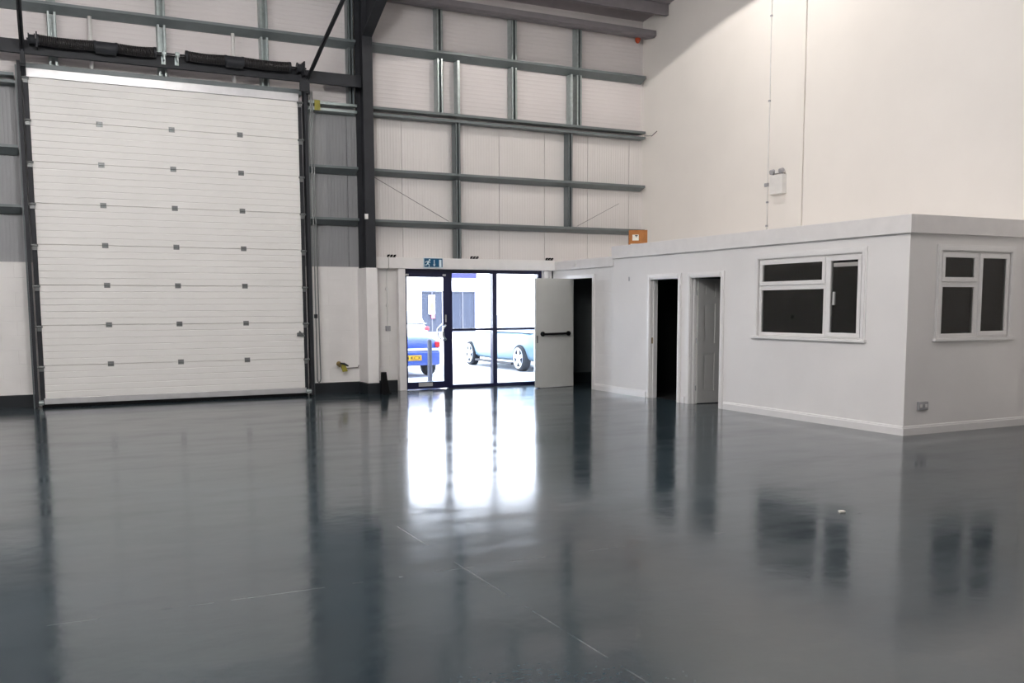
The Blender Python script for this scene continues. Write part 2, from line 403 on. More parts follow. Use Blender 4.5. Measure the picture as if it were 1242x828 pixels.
for k, (x, w) in enumerate(((7.02, 'first'), (9.43, 'second'))):
    tag(MB().box(x-.025, x+.025, 16.42, 16.6, 5.11, 6.07).build('steel_strap', M['galv'], bevel=.004), f'slim flat upright beside the {"first" if k==0 else "third"} wide channel right of the column', 'upright')
for k, x in enumerate((.80, 2.97)):
    tag(MB().cyl((x, 16.45, 5.25), (x, 16.45, 6.07), .03, 12).build('steel_rod', M['conduit'], smooth=True), f'thin pale round upright behind the {"left" if k==0 else "right"} torsion spring', 'upright')
for x, w in ((7.0, 'above the entrance middle'), (9.41, 'nearest the party wall')):
    stud(x, 4.02, 4.94, f'lower channel upright {w}, between double and upper single rail', w=.10, m='rail')
    stud(x, 3.125, 3.905, f'lower channel upright {w}, between the two single rails', w=.10, m='rail')
stud(7.0, 2.45, 3.01, 'short channel upright standing on the white boxed beam', w=.10, m='rail')

# eaves beam, purlins
mb = MB(); mb.prism([(16.12, 6.93), (16.18, 6.9), (16.5, 6.95), (16.6, 7.0), (16.6, 7.12), (16.5, 7.08), (16.12, 7.03)], 'X', XL, XR-.02)
tag(mb.build('eaves_beam', M['purlin']), 'dark eaves beam along the top of the back wall', 'beam')
for k, y in enumerate((15.75, 14.4, 13.0)):
    z = roof_z(y)
    mb = MB(); mb.prism([(y-.04, z-.22), (y+.03, z-.22), (y+.03, z-.205), (y-.025, z-.205), (y-.025, z-.01), (y-.09, z-.01), (y-.09, z-.02), (y-.04, z-.02)], 'X', XL, XR-.02)
    tag(mb.build('roof_purlin', M['purlin']), ['grey roof purlin nearest the back wall', 'grey roof purlin one step in from the eaves', 'grey roof purlin two steps in from the eaves'][k], 'purlin', 'roof purlins')
tag(MB().lathe([(.03, 0), (.055, .01), (.055, .05), (.045, .09), (.02, .12)], (10.98, 16.45, 6.96), (0, 0, -1), 16).build('alarm_beacon', M['orange'], smooth=True), 'orange-red alarm beacon under the eaves beam in the far corner', 'alarm')

# ------------------------------------------------------------------ big sectional door
d1 = root('door_1', (1.94, 16.35, 0), 'large white ribbed sectional loading door, closed', 'loading door', kind='structure')
DX0, DX1, DY = -.10, 3.99, 16.32
seams = [.05] + [.662+.6247*k for k in range(8)]
hx = (.865, 1.935, 3.01)
for k in range(8):
    z0, z1 = seams[k], seams[k+1]
    pts = [(DY+.02, z0), (DY+.018, z0+.002), (DY, z0+.005)]
    n = 6; p = (z1-z0)/n
    for i in range(1, n):
        c = z0+i*p
        pts += [(DY, c-.009), (DY+.005, c-.003), (DY+.005, c+.003), (DY, c+.009)]
    pts += [(DY, z1-.005), (DY+.018, z1-.002), (DY+.02, z1)]
    pan = MB().sheet(pts, 'X', DX0, DX1, (0, DY+.045)).box(DX0, DX1, DY+.03, DY+.05, z0-.004, z1+.004).build('door_section', M['door_white'], d1)
    # end stiles
    for s, x0, x1 in ((-1, DX0-.07, DX0-.002), (1, DX1+.002, DX1+.06)):
        lbl(MB().box(x0, x1, DY-.004, DY+.04, z0, z1-.0).build('end_stile', M['steel'], pan, bevel=.003), 'dark end stile')
        xc = (x0+x1)/2
        mb = MB().box(x0, x1, DY-.03, DY-.004, z1-.09, z1-.01)
        mb.cyl((xc-.05*1, DY-.035, z1-.02), (xc+.05, DY-.035, z1-.02), .018, 10)
        mb.box(xc-.02, xc+.02, DY-.04, DY-.02, z1-.06, z1)
        mb.build('roller_bracket', M['hinge'], pan)
    if k < 7:
        for x in hx:
            mb = MB()
            for s in (-1, 1):
                mb.box(x-.045, x+.045, DY-.006, DY+.001, z1+s*.024-.016, z1+s*.024+.016)
                for q in (-.03, .03): mb.cyl((x+q, DY-.012, z1+s*.028), (x+q, DY-.004, z1+s*.028), .008, 6)
            mb.cyl((x-.045, DY-.008, z1), (x+.045, DY-.008, z1), .008, 8)
            lbl(mb.build('hinge', M['hinge'], pan), 'small grey steel hinge')
lbl(MB().box(DX0-.02, DX1+.02, DY-.008, DY+.05, .055, .15).build('bottom_rail', M['alu'], d1, bevel=.004), 'aluminium bottom rail')
lbl(MB().box(DX0-.05, DX1+.05, DY, DY+.05, .0, .06).build('bottom_seal', M['black'], d1, bevel=.012), 'black rubber bottom seal')
lbl(MB().box(DX0-.08, DX1+.02, DY+.0, DY+.06, 5.04, 5.17).build('top_strip', M['alu'], d1, bevel=.004), 'pale metal strip along the top')
mb = MB()
for x0, x1 in ((DX0-.11, DX0-.03), (DX1+.01, DX1+.10)):
    mb.box(x0, x1, DY-.06, DY-.01, .05, .12); mb.cyl((x0, DY-.05, .085), (x1, DY-.05, .085), .025, 10)
mb.build('cable_bracket', M['galv'], d1)
mb = MB(); mb.box(3.87, 3.99, DY-.03, DY, 1.05, 1.11); mb.cyl((3.92, DY-.05, 1.09), (3.92, DY, 1.09), .035, 12); mb.cyl((3.90, DY-.055, 1.14), (3.99, DY-.055, 1.05), .012, 8)
mb.build('slide_bolt', M['hinge'], d1)
# lintel trim above
tag(MB().box(-.2, 4.1, 16.40, YB-.004, 5.17, 5.26).build('trim_4', M['rail'], bevel=.004), 'grey steel lintel over the white loading door', 'lintel', kind='structure')

for side, xt, s in (('left', -.215, -1), ('right', 4.105, 1)):
    tr = root('door_track', (xt, 16.32, 0), f'dark vertical track with sloping upper guide on {side} side of the loading door', 'track', 'loading door tracks')
    mb = MB()
    xa, xb = sorted((xt-s*.02, xt+s*.03))
    mb.box(xa, xb, 16.24, 16.27, .02, 5.25)
    mb.box(xa if s > 0 else xb-.008, xa+.008 if s > 0 else xb, 16.27, 16.4, .02, 5.25)
    lbl(mb.build('vertical_track', M['steel'], tr), 'upright track')
    mb = MB(); xo = xt+s*.035
    mb.box(min(xo, xo+s*.02), max(xo, xo+s*.02), 16.30, 16.42, .0, 5.2)
    mb.build('wall_angle', M['rail'], tr)
    # slope guide: two lips and web
    xs = (-.155 if s < 0 else 4.13)
    mb = MB()
    P = [(16.30, 5.0), (16.27, 5.2), (16.12, 5.40), (15.04, 5.74), (13.95, 6.06), (11.5, 6.8)]
    for off in (-.022, .022):
        mb.tube([(xs+off, y, z) for y, z in P], .014, 6)
    mb.tube([(xs, y+.02, z+.02) for y, z in P], .02, 6)
    mb.build('sloping_track', M['steel'], tr)
    mb = MB().box(xs-.03, xs+.03, 16.14, 16.2, 5.15, 5.5); mb.box(xs-.12*(s > 0)-.02, xs+.02, 16.12, 16.15, 5.18, 5.36)
    mb.build('track_bracket', M['steel'], tr)

# mounting beam and spring shaft
mb = MB().box(-6.0, 5.075, 16.16, 16.22, 5.34, 5.54)
tag(mb.build('mounting_beam', M['steel'], bevel=.004), 'long dark steel beam above the loading door carrying the springs', 'beam')
sh = root('torsion_shaft', (1.94, 16.02, 5.5), 'torsion spring shaft fixed in front of the dark beam above the loading door', 'spring shaft')
YS, ZS = 16.03, 5.525
MB().cyl((-.09, YS, ZS), (4.08, YS, ZS), .016, 12).build('shaft', M['steel'], sh, smooth=True)
def coil(x0, x1, r, sag):
    n = int((x1-x0)/.026); path = []
    for i in range(n*12+1):
        t = i/(n*12); a = 2*math.pi*i/12
        path.append((x0+(x1-x0)*t, YS+r*math.cos(a), ZS-sag*math.sin(math.pi*t)+r*math.sin(a)))
    return MB().tube(path, .0125, 6)
for (a, b, sl) in ((.06, 1.70, (.84, 1.14)), (2.17, 3.80, (2.77, 3.04))):
    for c0, c1 in ((a, sl[0]), (sl[1], b)):
        sp = coil(c0, c1, .068, .014).build('spring', M['spring'], sh, smooth=True)
        for xx in (c0, c1): MB().lathe([(.03, -.02), (.08, -.018), (.08, .018), (.03, .02)], (xx, YS, ZS), (1, 0, 0), 18).build('spring_cone', M['steel'], sp)
    MB().lathe([(.05, sl[0]), (.092, sl[0]+.004), (.092, sl[1]-.004), (.05, sl[1])], (0, YS, ZS-.02), (1, 0, 0), 24).build('safety_sleeve', M['steel'], sh)
for x in (1.83, 2.03):
    mb = MB().box(x-.010, x+.010, YS-.04, 16.155, ZS-.10, ZS+.03); mb.box(x-.03, x+.03, 16.13, 16.155, ZS-.14, ZS-.02)
    mb.lathe([(.02, -.03), (.04, -.03), (.04, .03), (.02, .03)], (x, YS, ZS), (1, 0, 0), 14)
    lbl(mb.build('bearing_bracket', M['galv'], sh), 'galvanised bracket at the middle of the shaft')
for x in (-.02, 3.97):
    mb = MB().lathe([(.03, -.05), (.085, -.05), (.085, -.035), (.065, -.03), (.065, .03), (.085, .035), (.085, .05), (.03, .05)], (x, YS, ZS), (1, 0, 0), 20)
    mb.build('cable_drum', M['steel'], sh)
    MB().box(x+.055, x+.075, YS-.08, 16.155, ZS-.12, ZS+.1).build('end_plate', M['steel'], sh)
# hand chain loop
mb = MB()
path = []
for i in range(41): path.append((4.18, 16.2, 5.2-4.9*i/40))
path += [(4.19, 16.2, .25), (4.21, 16.2, .235), (4.23, 16.2, .26)]
for i in range(41): path.append((4.24-.03*i/40, 16.2, .3+4.9*i/40))
mb.tube(path, .011, 6)
hc = tag(mb.build('hand_chain', M['hinge'], smooth=True), 'long loop of hand chain hanging right of the loading door', 'chain')
lbl(MB().box(4.155, 4.205, 16.17, 16.23, 1.36, 1.43).build('chain_keeper', M['steel'], hc, bevel=.006), 'dark chain keeper')

# ------------------------------------------------------------------ glazed entrance
FY0, FY1 = 16.57, 16.64
d2 = root('door_2', (6.36, 16.6, 0), 'navy framed glass entrance door at the left of the glazed screen', 'glass door', kind='structure')
mb = MB()
lx0, lx1 = 5.965, 6.815
wall_boxes(mb, 'X', lx0, lx1, .008, 2.165, FY0-.012, FY0-.001, [(lx0+.03, 6.715, .14, 2.10)])
mb.build('leaf_frame', M['navy'], d2, bevel=.004)
MB().box(lx0+.03, 6.715, 16.60, 16.608, .14, 2.10).build('glass_pane', M['glass'], d2)
for sy, yy in ((-1, FY0-.012), (1, FY1)):
    zt, zb, x = 1.21, .92, 6.745
    pth = [(x, yy, zt), (x, yy+sy*.05, zt), (x-.02, yy+sy*.07, zt-.02), (x-.075, yy+sy*.085, zt-.08), (x-.075, yy+sy*.085, zb+.08), (x-.02, yy+sy*.07, zb+.02), (x, yy+sy*.05, zb), (x, yy, zb)]
    lbl(MB().tube(pth, .019, 10).build('pull_handle', M['chrome'], d2, smooth=True), 'curved chrome pull handle')
mb = MB().box(6.75, 6.78, FY0-.018, FY0-.01, 1.26, 1.40); mb.cyl((6.765, FY0-.024, 1.33), (6.765, FY0-.01, 1.33), .012, 12)
mb.build('lock_cylinder', M['chrome'], d2)
mb = MB().box(6.2, 6.48, FY0-.02, FY0-.01, .055, .125); mb.box(6.215, 6.465, FY0-.024, FY0-.019, .075, .105)
lbl(mb.build('letter_plate', M['alu'], d2), 'silver letter plate')
mb = MB()
for x in (6.0, 6.74): MB().box(x-.03, x+.03, FY0-.022, FY0-.011, 2.125, 2.16).build('pivot_cover', M['alu'], d2)

w1 = root('window_1', (7.4, 16.6, 0), 'navy framed four pane glazed screen beside the glass door', 'glazed screen', kind='structure')
mb = MB()
wall_boxes(mb, 'X', 5.92, 8.84, .0, 2.26, FY0, FY1, [(5.975, 6.80, -.01, 2.15), (6.905, 7.76, .06, 1.09), (6.905, 7.76, 1.135, 2.18), (7.85, 8.755, .06, 1.09), (7.85, 8.755, 1.135, 2.18)])
mb.box(7.76, 7.85, FY1, 16.70, 0, 2.235)
mb.build('screen_frame', M['navy'], w1, bevel=.003)
for x0, x1 in ((6.9, 7.765), (7.845, 8.76)):
    for z0, z1 in ((.055, 1.095), (1.13, 2.185)):
        MB().box(x0, x1, 16.602, 16.61, z0, z1).build('glass_pane', M['glass'], w1)

# exit sign
es = root('exit_sign', (6.46, 16.41, 2.36), 'blue and white running man exit sign above the glass door', 'exit sign')
X0, X1, Z0, Z1 = 6.27, 6.655, 2.27, 2.455
MB().box(X0, X1, 16.395, 16.42, Z0, Z1).build('backboard', M['sign_white'], es, bevel=.004)
MB().box(X0+.012, X1-.012, 16.391, 16.396, Z0+.014, Z1-.012).build('blue_panel', M['blue_sign'], es)
def flat(mb, pts): mb.prism(pts, 'Y', 16.388, 16.3915)
mb = MB()      # runner
cx, cz = 6.355, 2.355
def limb(a, b, w):
    ax, az = a; bx, bz = b; dx, dz = bx-ax, bz-az; l = math.hypot(dx, dz); nx, nz = -dz/l*w/2, dx/l*w/2
    flat(mb, [(ax+nx, az+nz), (bx+nx, bz+nz), (bx-nx, bz-nz), (ax-nx, az-nz)])
flat(mb, [(cx+.032+.016*math.cos(t*math.pi/5), cz+.058+.016*math.sin(t*math.pi/5)) for t in range(10)])
limb((cx+.015, cz+.038), (cx-.012, cz-.012), .028)
limb((cx+.015, cz+.035), (cx-.035, cz+.03), .013); limb((cx-.035, cz+.03), (cx-.05, cz+.008), .012)
limb((cx+.018, cz+.03), (cx+.042, cz+.006), .012)
limb((cx-.010, cz-.008), (cx+.024, cz-.03), .015); limb((cx+.024, cz-.03), (cx+.018, cz-.07), .014)
limb((cx-.012, cz-.01), (cx-.03, cz-.036), .015); limb((cx-.03, cz-.036), (cx-.064, cz-.034), .013)
lbl(mb.build('running_figure', M['sign_white'], es), 'white running figure')
mb = MB(); ax = 6.478
limb((ax, cz+.06), (ax, cz-.02), .016); flat(mb, [(ax-.026, cz-.022), (ax+.026, cz-.022), (ax, cz-.06)])
lbl(mb.build('arrow', M['sign_white'], es), 'white arrow pointing down')
mb = MB(); flat(mb, [(6.575, cz-.07), (6.622, cz-.07), (6.622, cz+.065), (6.575, cz+.065)])
lbl(mb.build('door_symbol', M['sign_white'], es), 'white door symbol')
MB().box(6.44, 6.48, 16.41, 16.43, 2.455, 2.475).build('hanger', M['conduit'], es)

# black spot brackets on the boxed beam
for k, x in enumerate((5.66, 7.31, 8.93)):
    mb = MB()
    for dx in (-.06, 0, .06): mb.tube([(x+dx, 16.45, 2.45), (x+dx, 16.44, 2.485), (x+dx+.03, 16.43, 2.485)], .018, 6)
    mb.box(x-.075, x+.085, 16.44, 16.455, 2.45, 2.462)
    tag(mb.build('black_bracket', M['black']), ['small black bracket on the boxed beam above the light switch', 'small black bracket on the boxed beam right of the exit sign', 'small black bracket on the boxed beam at its end near the open door'][k], 'bracket', 'black brackets on the beam')
# switch with conduit
sw = root('light_switch', (5.6, 16.54, 1.16), 'grey switch box at the foot of white conduit left of the entrance', 'switch')
mb = MB().box(5.56, 5.645, 16.495, 16.55, 1.11, 1.205); mb.box(5.585, 5.62, 16.485, 16.497, 1.135, 1.18)
lbl(mb.build('switch_box', M['greyplastic'], sw, bevel=.005), 'grey switch box')
mb = MB().tube([(5.60, 16.53, 1.2), (5.60, 16.53, 2.22), (5.605, 16.41, 2.26), (5.607, 16.405, 2.46)], .011, 8)
for z in (1.85, 1.55): mb.box(5.575, 5.615, 16.51, 16.55, z, z+.05)
mb.build('conduit', M['conduit'], sw)

# tap, tag, pipe
tp = root('water_tap', (4.66, 16.5, .52), 'brass tap with dark lever and yellow tag on white blockwork', 'tap')
mb = MB().cyl((4.65, 16.545, .54), (4.65, 16.45, .54), .022, 12); mb.cyl((4.65, 16.46, .57), (4.66, 16.46, .48), .02, 10); mb.lathe([(.02, 0), (.045, .005), (.045, .02), (.02, .025)], (4.64, 16.46, .54), (0, -1, 0), 14)
lbl(mb.build('tap_body', M['brass'], tp, smooth=False), 'brass body')
mb = MB().tube([(4.66, 16.43, .55), (4.73, 16.42, .54), (4.79, 16.42, .505), (4.81, 16.42, .50)], [.012, .018, .016, .01], 8)
lbl(mb.build('lever', M['steel'], tp), 'dark lever')
mb = MB().prism([(4.69, .53), (4.76, .52), (4.80, .40), (4.71, .39), (4.68, .47)], 'Y', 16.44, 16.456)
lbl(mb.build('tag', M['yellow'], tp), 'yellow tag')
mb = MB().tube([(4.80, 16.535, .452), (4.83, 16.535, .450), (5.02, 16.535, .458), (5.04, 16.535, .5)], .009, 8)
lbl(mb.build('pipe', M['wire'], tp), 'thin pipe running to the column')

# black tapering sleeve
mb = MB()
X = 5.255
bs = []
for (z, x0, x1, y0, y1) in ((0, .0, .15, .0, .13), (.03, .0, .145, .0, .125), (.2, .01, .115, .01, .11), (.40, .012, .095, .02, .1)):
    bs.append([mb.bm.verts.new((X+a, 15.88+b, z)) for a, b in ((x0, y0), ((x0+x1)/2, y0), (x1, y0), (x1, y1), ((x0+x1)/2, y1), (x0, y1))])
bs[-1][1].co.z -= .025; bs[-1][4].co.z -= .025
for i in range(3):
    for k in range(6): mb.bm.faces.new((bs[i][k], bs[i][(k+1) % 6], bs[i+1][(k+1) % 6], bs[i+1][k]))
mb.bm.faces.new(bs[0][::-1]); mb.bm.faces.new(bs[-1])
mb.box(X+.09, X+.17, 15.87, 15.95, 0, .03)
tag(mb.build('rubber_sleeve', M['black'], bevel=.006), 'black tapering rubber sleeve with notched top standing by the column foot', 'rubber sleeve')

# tie wires
tag(MB().cyl((5.26, 16.38, 3.90), (6.79, 16.42, 3.135), .006, 6).build('tie_wire', M['wire']), 'thin slanting wire from the column down to the lower rail', 'wire')
tag(MB().cyl((9.55, 16.42, 3.135), (10.62, 16.55, 3.64), .005, 6).build('tie_wire', M['wire']), 'thin slanting wire rising from lower rail near the party wall', 'wire')
tag(MB().tube([(11.10, 16.36, 5.0), (11.17, 16.2, 4.98), (11.215, 16.08, 5.06)], .008, 6).build('loose_cable', M['wire']), 'loose cable end poking from double rail into the party wall', 'cable')

# ------------------------------------------------------------------ office box
T = .1
holes = [(12.31, 13.12, 0, 2.0), (11.25, 12.02, 0, 2.0), (8.54, 10.45, 1.12, 2.2)]
o = tag(wall_boxes(MB(), 'Y', YO, 14.26, 0, 2.40, XO, XO+T, holes).build('wall_office_left', M['plaster']), 'white office wall with two doorways and a wide window', 'wall', kind='structure')
holes2 = [(9.575, 10.835, 1.14, 2.2)]
tag(wall_boxes(MB(), 'X', XO+T, XR, 0, 2.40, YO, YO+T, holes2).build('wall_office_front', M['plaster']), 'white office end wall with a small window, at the right edge', 'wall', kind='structure')
tag(wall_boxes(MB(), 'Y', 14.26, YK, 0, 2.43, XO+.03, XO+.10, [(15.0, 15.87, 0, 2.08)]).build('wall_lobby', M['block_y']), 'white blockwork wall around the open grey door', 'wall', kind='structure')
tag(MB().box(XO+.0, XR, YO, 14.26, 2.40, 2.58).build('ceiling_office', M['plaster']), 'flat white office roof', 'roof', kind='structure')
tag(MB().box(XO+.06, XR, 14.26, YB-.003, 2.30, 2.40).build('ceiling_lobby', M['plaster']), 'flat lobby roof', 'roof', kind='structure')
mb = MB().box(XO-.05, XO-.001, YO-.05, 14.26, 2.382, 2.596); mb.box(XO-.001, XR, YO-.05, YO-.001, 2.382, 2.596)
mb.box(XO-.001, XO+.05, YO, 14.26, 2.58, 2.596)
tag(mb.build('trim_5', M['cream'], bevel=.004), 'deep white fascia board around the office roof', 'fascia', kind='structure')
tag(MB().box(XO-.01, XO+.03, 14.262, 16.42, 2.25, 2.412).build('trim_6', M['cream'], bevel=.004), 'shallow white fascia above the open grey door', 'fascia', kind='structure')
# partitions and dark insides
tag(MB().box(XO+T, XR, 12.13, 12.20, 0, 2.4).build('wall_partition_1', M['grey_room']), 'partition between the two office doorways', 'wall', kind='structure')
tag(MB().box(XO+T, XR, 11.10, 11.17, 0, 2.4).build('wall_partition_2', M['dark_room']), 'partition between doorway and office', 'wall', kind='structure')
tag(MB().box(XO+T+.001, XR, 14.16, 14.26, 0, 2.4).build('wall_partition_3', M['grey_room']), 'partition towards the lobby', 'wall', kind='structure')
mb = MB(); e = .004
def lining(name, x0, x1, y0, y1, m, lab):
    mb = MB()
    mb.box(x0, x1, y1-.01, y1, .0, 2.39); mb.box(x1-.01, x1, y0, y1, 0, 2.39); mb.box(x0, x1, y0, y0+.01, 0, 2.39); mb.box(x0, x1, y0, y1, 2.385, 2.398); mb.box(x0, x1, y0, y1, 0.0, .004)
    tag(mb.build(name, m), lab, 'room lining', kind='structure')
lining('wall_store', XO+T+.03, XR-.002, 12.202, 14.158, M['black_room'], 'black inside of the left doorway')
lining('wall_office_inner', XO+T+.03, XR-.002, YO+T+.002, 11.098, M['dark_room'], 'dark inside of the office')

# skirting
def skirt(pts):  # pts: profile depth/height
    return pts
mb = MB()
prof = [(0, 0), (-.018, 0), (-.018, .085), (-.012, .095), (-.012, .105), (-.004, .115), (0, .115)]
for y0, y1 in ((13.21, 14.26), (12.13, 12.2), (YO, 11.17)):
    mb.prism([(XO+d, z) for d, z in prof], 'Y', y0, y1)
mb.prism([(YO+d, z) for d, z in prof], 'X', XO-.018, XR)
mb.prism([(XO+.03+d, z) for d, z in prof], 'Y', 14.26, 14.93)
tag(mb.build('baseboard_office', M['gloss_white']), 'white moulded skirting along the office walls', 'skirting', kind='structure')

# doorways
def architrave(mb, y0, y1, z1, x, w=.08, d=.022):
    for a, b in ((y0-w, y0), (y1, y1+w)):
        mb.box(x-d, x, a, b, 0, z1+w); mb.box(x-d-.008, x-d+.001, a+.015, b-.02, 0, z1+w-.02)
    mb.box(x-d, x, y0, y1, z1, z1+w); mb.box(x-d-.008, x-d+.001, y0, y1, z1+.02, z1+w-.02)
def frame(name, y0, y1, z1, label, x=XO):
    r = root(name, (x, (y0+y1)/2, 0), label, 'doorway', kind='structure')
    mb = MB(); architrave(mb, y0+.015, y1-.015, z1-.015, x)
    mb.build('architrave', M['gloss_white'], r, bevel=.004)
    mb = MB()
    for a, b in ((y0, y0+.02), (y1-.02, y1)): mb.box(x-.001, x+.14, a, b, 0, z1)
    mb.box(x-.001, x+.14, y0+.02, y1-.02, z1-.02, z1)
    for a, b in ((y0+.02, y0+.032), (y1-.032, y1-.02)): mb.box(x+.05, x+.09, a, b, 0, z1-.02)
    mb.build('door_lining', M['gloss_white'], r, bevel=.002)
    return r
d4 = frame('door_4', 12.31, 13.12, 2.0, 'white framed doorway into the black room, left of two')
MB().box(XO+.02, XO+.05, 13.098, 13.103, .92, 1.02).build('strike_plate', M['brass'], d4)
d5 = frame('door_5', 11.25, 12.02, 2.0, 'white framed doorway with six panel door standing open inside')
# six-panel leaf standing open into the room, hinged on the far jamb
lw, lh = .74, 1.96
LM = Matrix.Translation((XO+.115, 11.985, .012)) @ Matrix.Rotation(math.radians(-4), 4, 'Z')
leafm = MB()
def loc_box(mb, a0, a1, b0, b1, z0, z1):
    mb.obox(LM @ Matrix.Translation(((a0+a1)/2, (b0+b1)/2, (z0+z1)/2)), a1-a0, b1-b0, z1-z0)
th = .038
st = .11; pw = (lw-2*st-.10)/2
cols = [(st, st+pw), (st+pw+.10, lw-st)]
rows = [(.19, .79), (.95, 1.57), (1.68, 1.88)]
xs = sorted({0, lw, *[c for p in cols for c in p]}); zs = sorted({0, lh, *[c for p in rows for c in p]})
for i in range(len(xs)-1):
    for j in range(len(zs)-1):
        inp = any(c[0] <= xs[i] and xs[i+1] <= c[1] for c in cols) and any(r_[0] <= zs[j] and zs[j+1] <= r_[1] for r_ in rows)
        if inp: loc_box(leafm, xs[i], xs[i+1], -th/2+.016, th/2-.016, zs[j], zs[j+1])
        else: loc_box(leafm, xs[i], xs[i+1], -th/2, th/2, zs[j], zs[j+1])
for c in cols:
    for r_ in rows: 
        loc_box(leafm, c[0]+.035, c[1]-.035, -th/2+.007, th/2-.007, r_[0]+.035, r_[1]-.035)
lf = leafm.build('door_leaf', M['panel_door'], d5)
lbl(lf, 'grey-white moulded six panel leaf')
mb = MB()
for z in (.25, 1.0, 1.75): mb.cyl((XO+.10, 11.985, z-.04), (XO+.10, 11.985, z+.04), .008, 8)
mb.build('hinge', M['chrome'], d5)
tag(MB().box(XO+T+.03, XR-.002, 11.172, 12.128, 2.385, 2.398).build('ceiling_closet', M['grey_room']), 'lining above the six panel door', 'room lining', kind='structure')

# grey fire door, open into the hall
d3 = root('door_3', (XO+.03, 15.435, 0), 'pale grey door with black push bar, standing wide open', 'door', kind='structure')
mb = MB(); xx = XO+.03
mb.box(xx-.02, xx+.08, 14.94, 15.02, 0, 2.14); mb.box(xx+.03, xx+.08, 15.865, 15.93, 0, 2.14)
mb.box(xx-.02, xx+.08, 15.02, 15.93, 2.07, 2.14)
mb.build('door_frame', M['gloss_white'], d3, bevel=.004)
hv = Vector((XO+.07, 15.84, 0)); fv = Vector((8.222, 15.68, 0)); dv = (fv-hv); LW = dv.length; ang = math.atan2(dv.y, dv.x)
LM = Matrix.Translation(hv) @ Matrix.Rotation(ang, 4, 'Z')
mb = MB(); loc_box(mb, 0, LW, -.022, .022, .015, 2.075)
lf = mb.build('door_leaf', M['grey_door'], d3, bevel=.003)
# local +y of leaf points to -Y world? (rotated ~190 deg) -> face towards the viewer is +y local
mb = MB()
for a in (.13, LW-.15):
    mb.lathe([(.045, 0), (.045, .03), (.035, .045)], LM @ Vector((a, .022, 1.03)), LM.to_3x3() @ Vector((0, 1, 0)), 16)
mb.tube([LM @ Vector((.13, .06, 1.03)), LM @ Vector((LW-.15, .06, 1.025))], .022, 10)
lbl(mb.build('push_bar', M['black'], d3), 'black push bar')
mb = MB(); loc_box(mb, LW-.045, LW-.015, .021, .028, .86, 1.0); 
mb.build('latch_plate', M['hinge'], d3)
mb = MB(); loc_box(mb, .03, LW-.1, .0, .024, .004, .016)
mb.build('bottom_seal', M['alu'], d3)
mb = MB(); loc_box(mb, .0, .18, -.05, -.022, 1.98, 2.03)
mb.build('door_closer', M['greyplastic'], d3)
# small hook on the shallow fascia
mb = MB().box(XO-.03, XO-.009, 15.55, 15.60, 2.30, 2.37); mb.tube([(XO-.03, 15.57, 2.32), (XO-.06, 15.56, 2.30), (XO-.06, 15.55, 2.33)], .008, 6)
tag(mb.build('cable_hook', M['conduit']), 'small white cable hook on the shallow fascia above the open grey door', 'hook')
tag(MB().box(XO-.012, XO, 13.745, 13.762, 1.98, 2.05).build('wall_plug', M['greyplastic']), 'tiny grey fixing on the wall left of the black doorway', 'fixing')

# windows
def casement(name, O, U, N, length, mull, side, label):
    """window in local frame: u from 0..length (along U), z; N outward normal. mull: u range of mullion; side: sash opening on 'u+' has full-height light"""
    r = root(name, O, label, 'window', kind='structure')
    U = Vector(U); N = Vector(N); O3 = Vector(O)
    W = Matrix(((U.x, N.x, 0, O3.x), (U.y, N.y, 0, O3.y), (0, 0, 1, 0), (0, 0, 0, 1)))
    def b(mb, u0, u1, n0, n1, z0, z1):
        mb.obox(W @ Matrix.Translation(((u0+u1)/2, (n0+n1)/2, (z0+z1)/2)), u1-u0, n1-n0, z1-z0)
    def ring(mb, u0, u1, z0, z1, w, n0, n1):
        b(mb, u0, u1, n0, n1, z0, z0+w); b(mb, u0, u1, n0, n1, z1-w, z1); b(mb, u0, u0+w, n0, n1, z0+w, z1-w); b(mb, u1-w, u1, n0, n1, z0+w, z1-w)
    z0, z1, zt = 1.12, 2.19, 1.81
    if name == 'window_3': z0 = 1.145
    mb = MB()   # architrave, three sides
    w = .075
    for (n1, i) in ((.014, 0), (.024, .02)):
        b(mb, -w+i, 0-i*.4, 0, n1, z0-.03, z1+w-i); b(mb, length+i*.4, length+w-i, 0, n1, z0-.03, z1+w-i); b(mb, -i*.4, length+i*.4, 0, n1, z1+i*.4, z1+w-i)
    mb.build('architrave', M['gloss_white'], r, bevel=.003)
    mb = MB(); b(mb, -w-.02, length+w+.02, -.03, .05, z0-.035, z0)
    mb.build('sill', M['gloss_white'], r, bevel=.006)
    mb = MB(); ring(mb, 0, length, z0, z1, .028, -.065, -.012)
    b(mb, mull[0], mull[1], -.065, -.012, z0+.028, z1-.028)
    lo, hi = (0, mull[0])
    b(mb, lo+.028, hi, -.065, -.012, zt-.022, zt+.022)
    mb.build('window_frame', M['upvc'], r, bevel=.003)
    # top-hung sash, side casement
    for (u0, u1, a0, a1) in ((lo+.02, hi+.004, zt+.014, z1-.022), (mull[1]-.004, length-.02, z0+.022, z1-.022)):
        s = MB(); ring(s, u0, u1, a0, a1, .055, -.02, .006)
        sash = s.build('sash', M['upvc'], r, bevel=.004)
        g = MB(); b(g, u0+.05, u1-.05, -.016, -.010, a0+.05, a1-.05); g.build('glass_pane', M['glass_dim'], sash)
    s = MB(); ring(s, lo+.028, hi, z0+.028, zt-.022, .028, -.03, -.008)
    s.build('glazing_bead', M['upvc'], r, bevel=.003)
    g = MB(); b(g, lo+.05, hi-.025, -.03, -.024, z0+.05, zt-.045); g.build('glass_pane', M['glass_dim'], r)
    return r, b
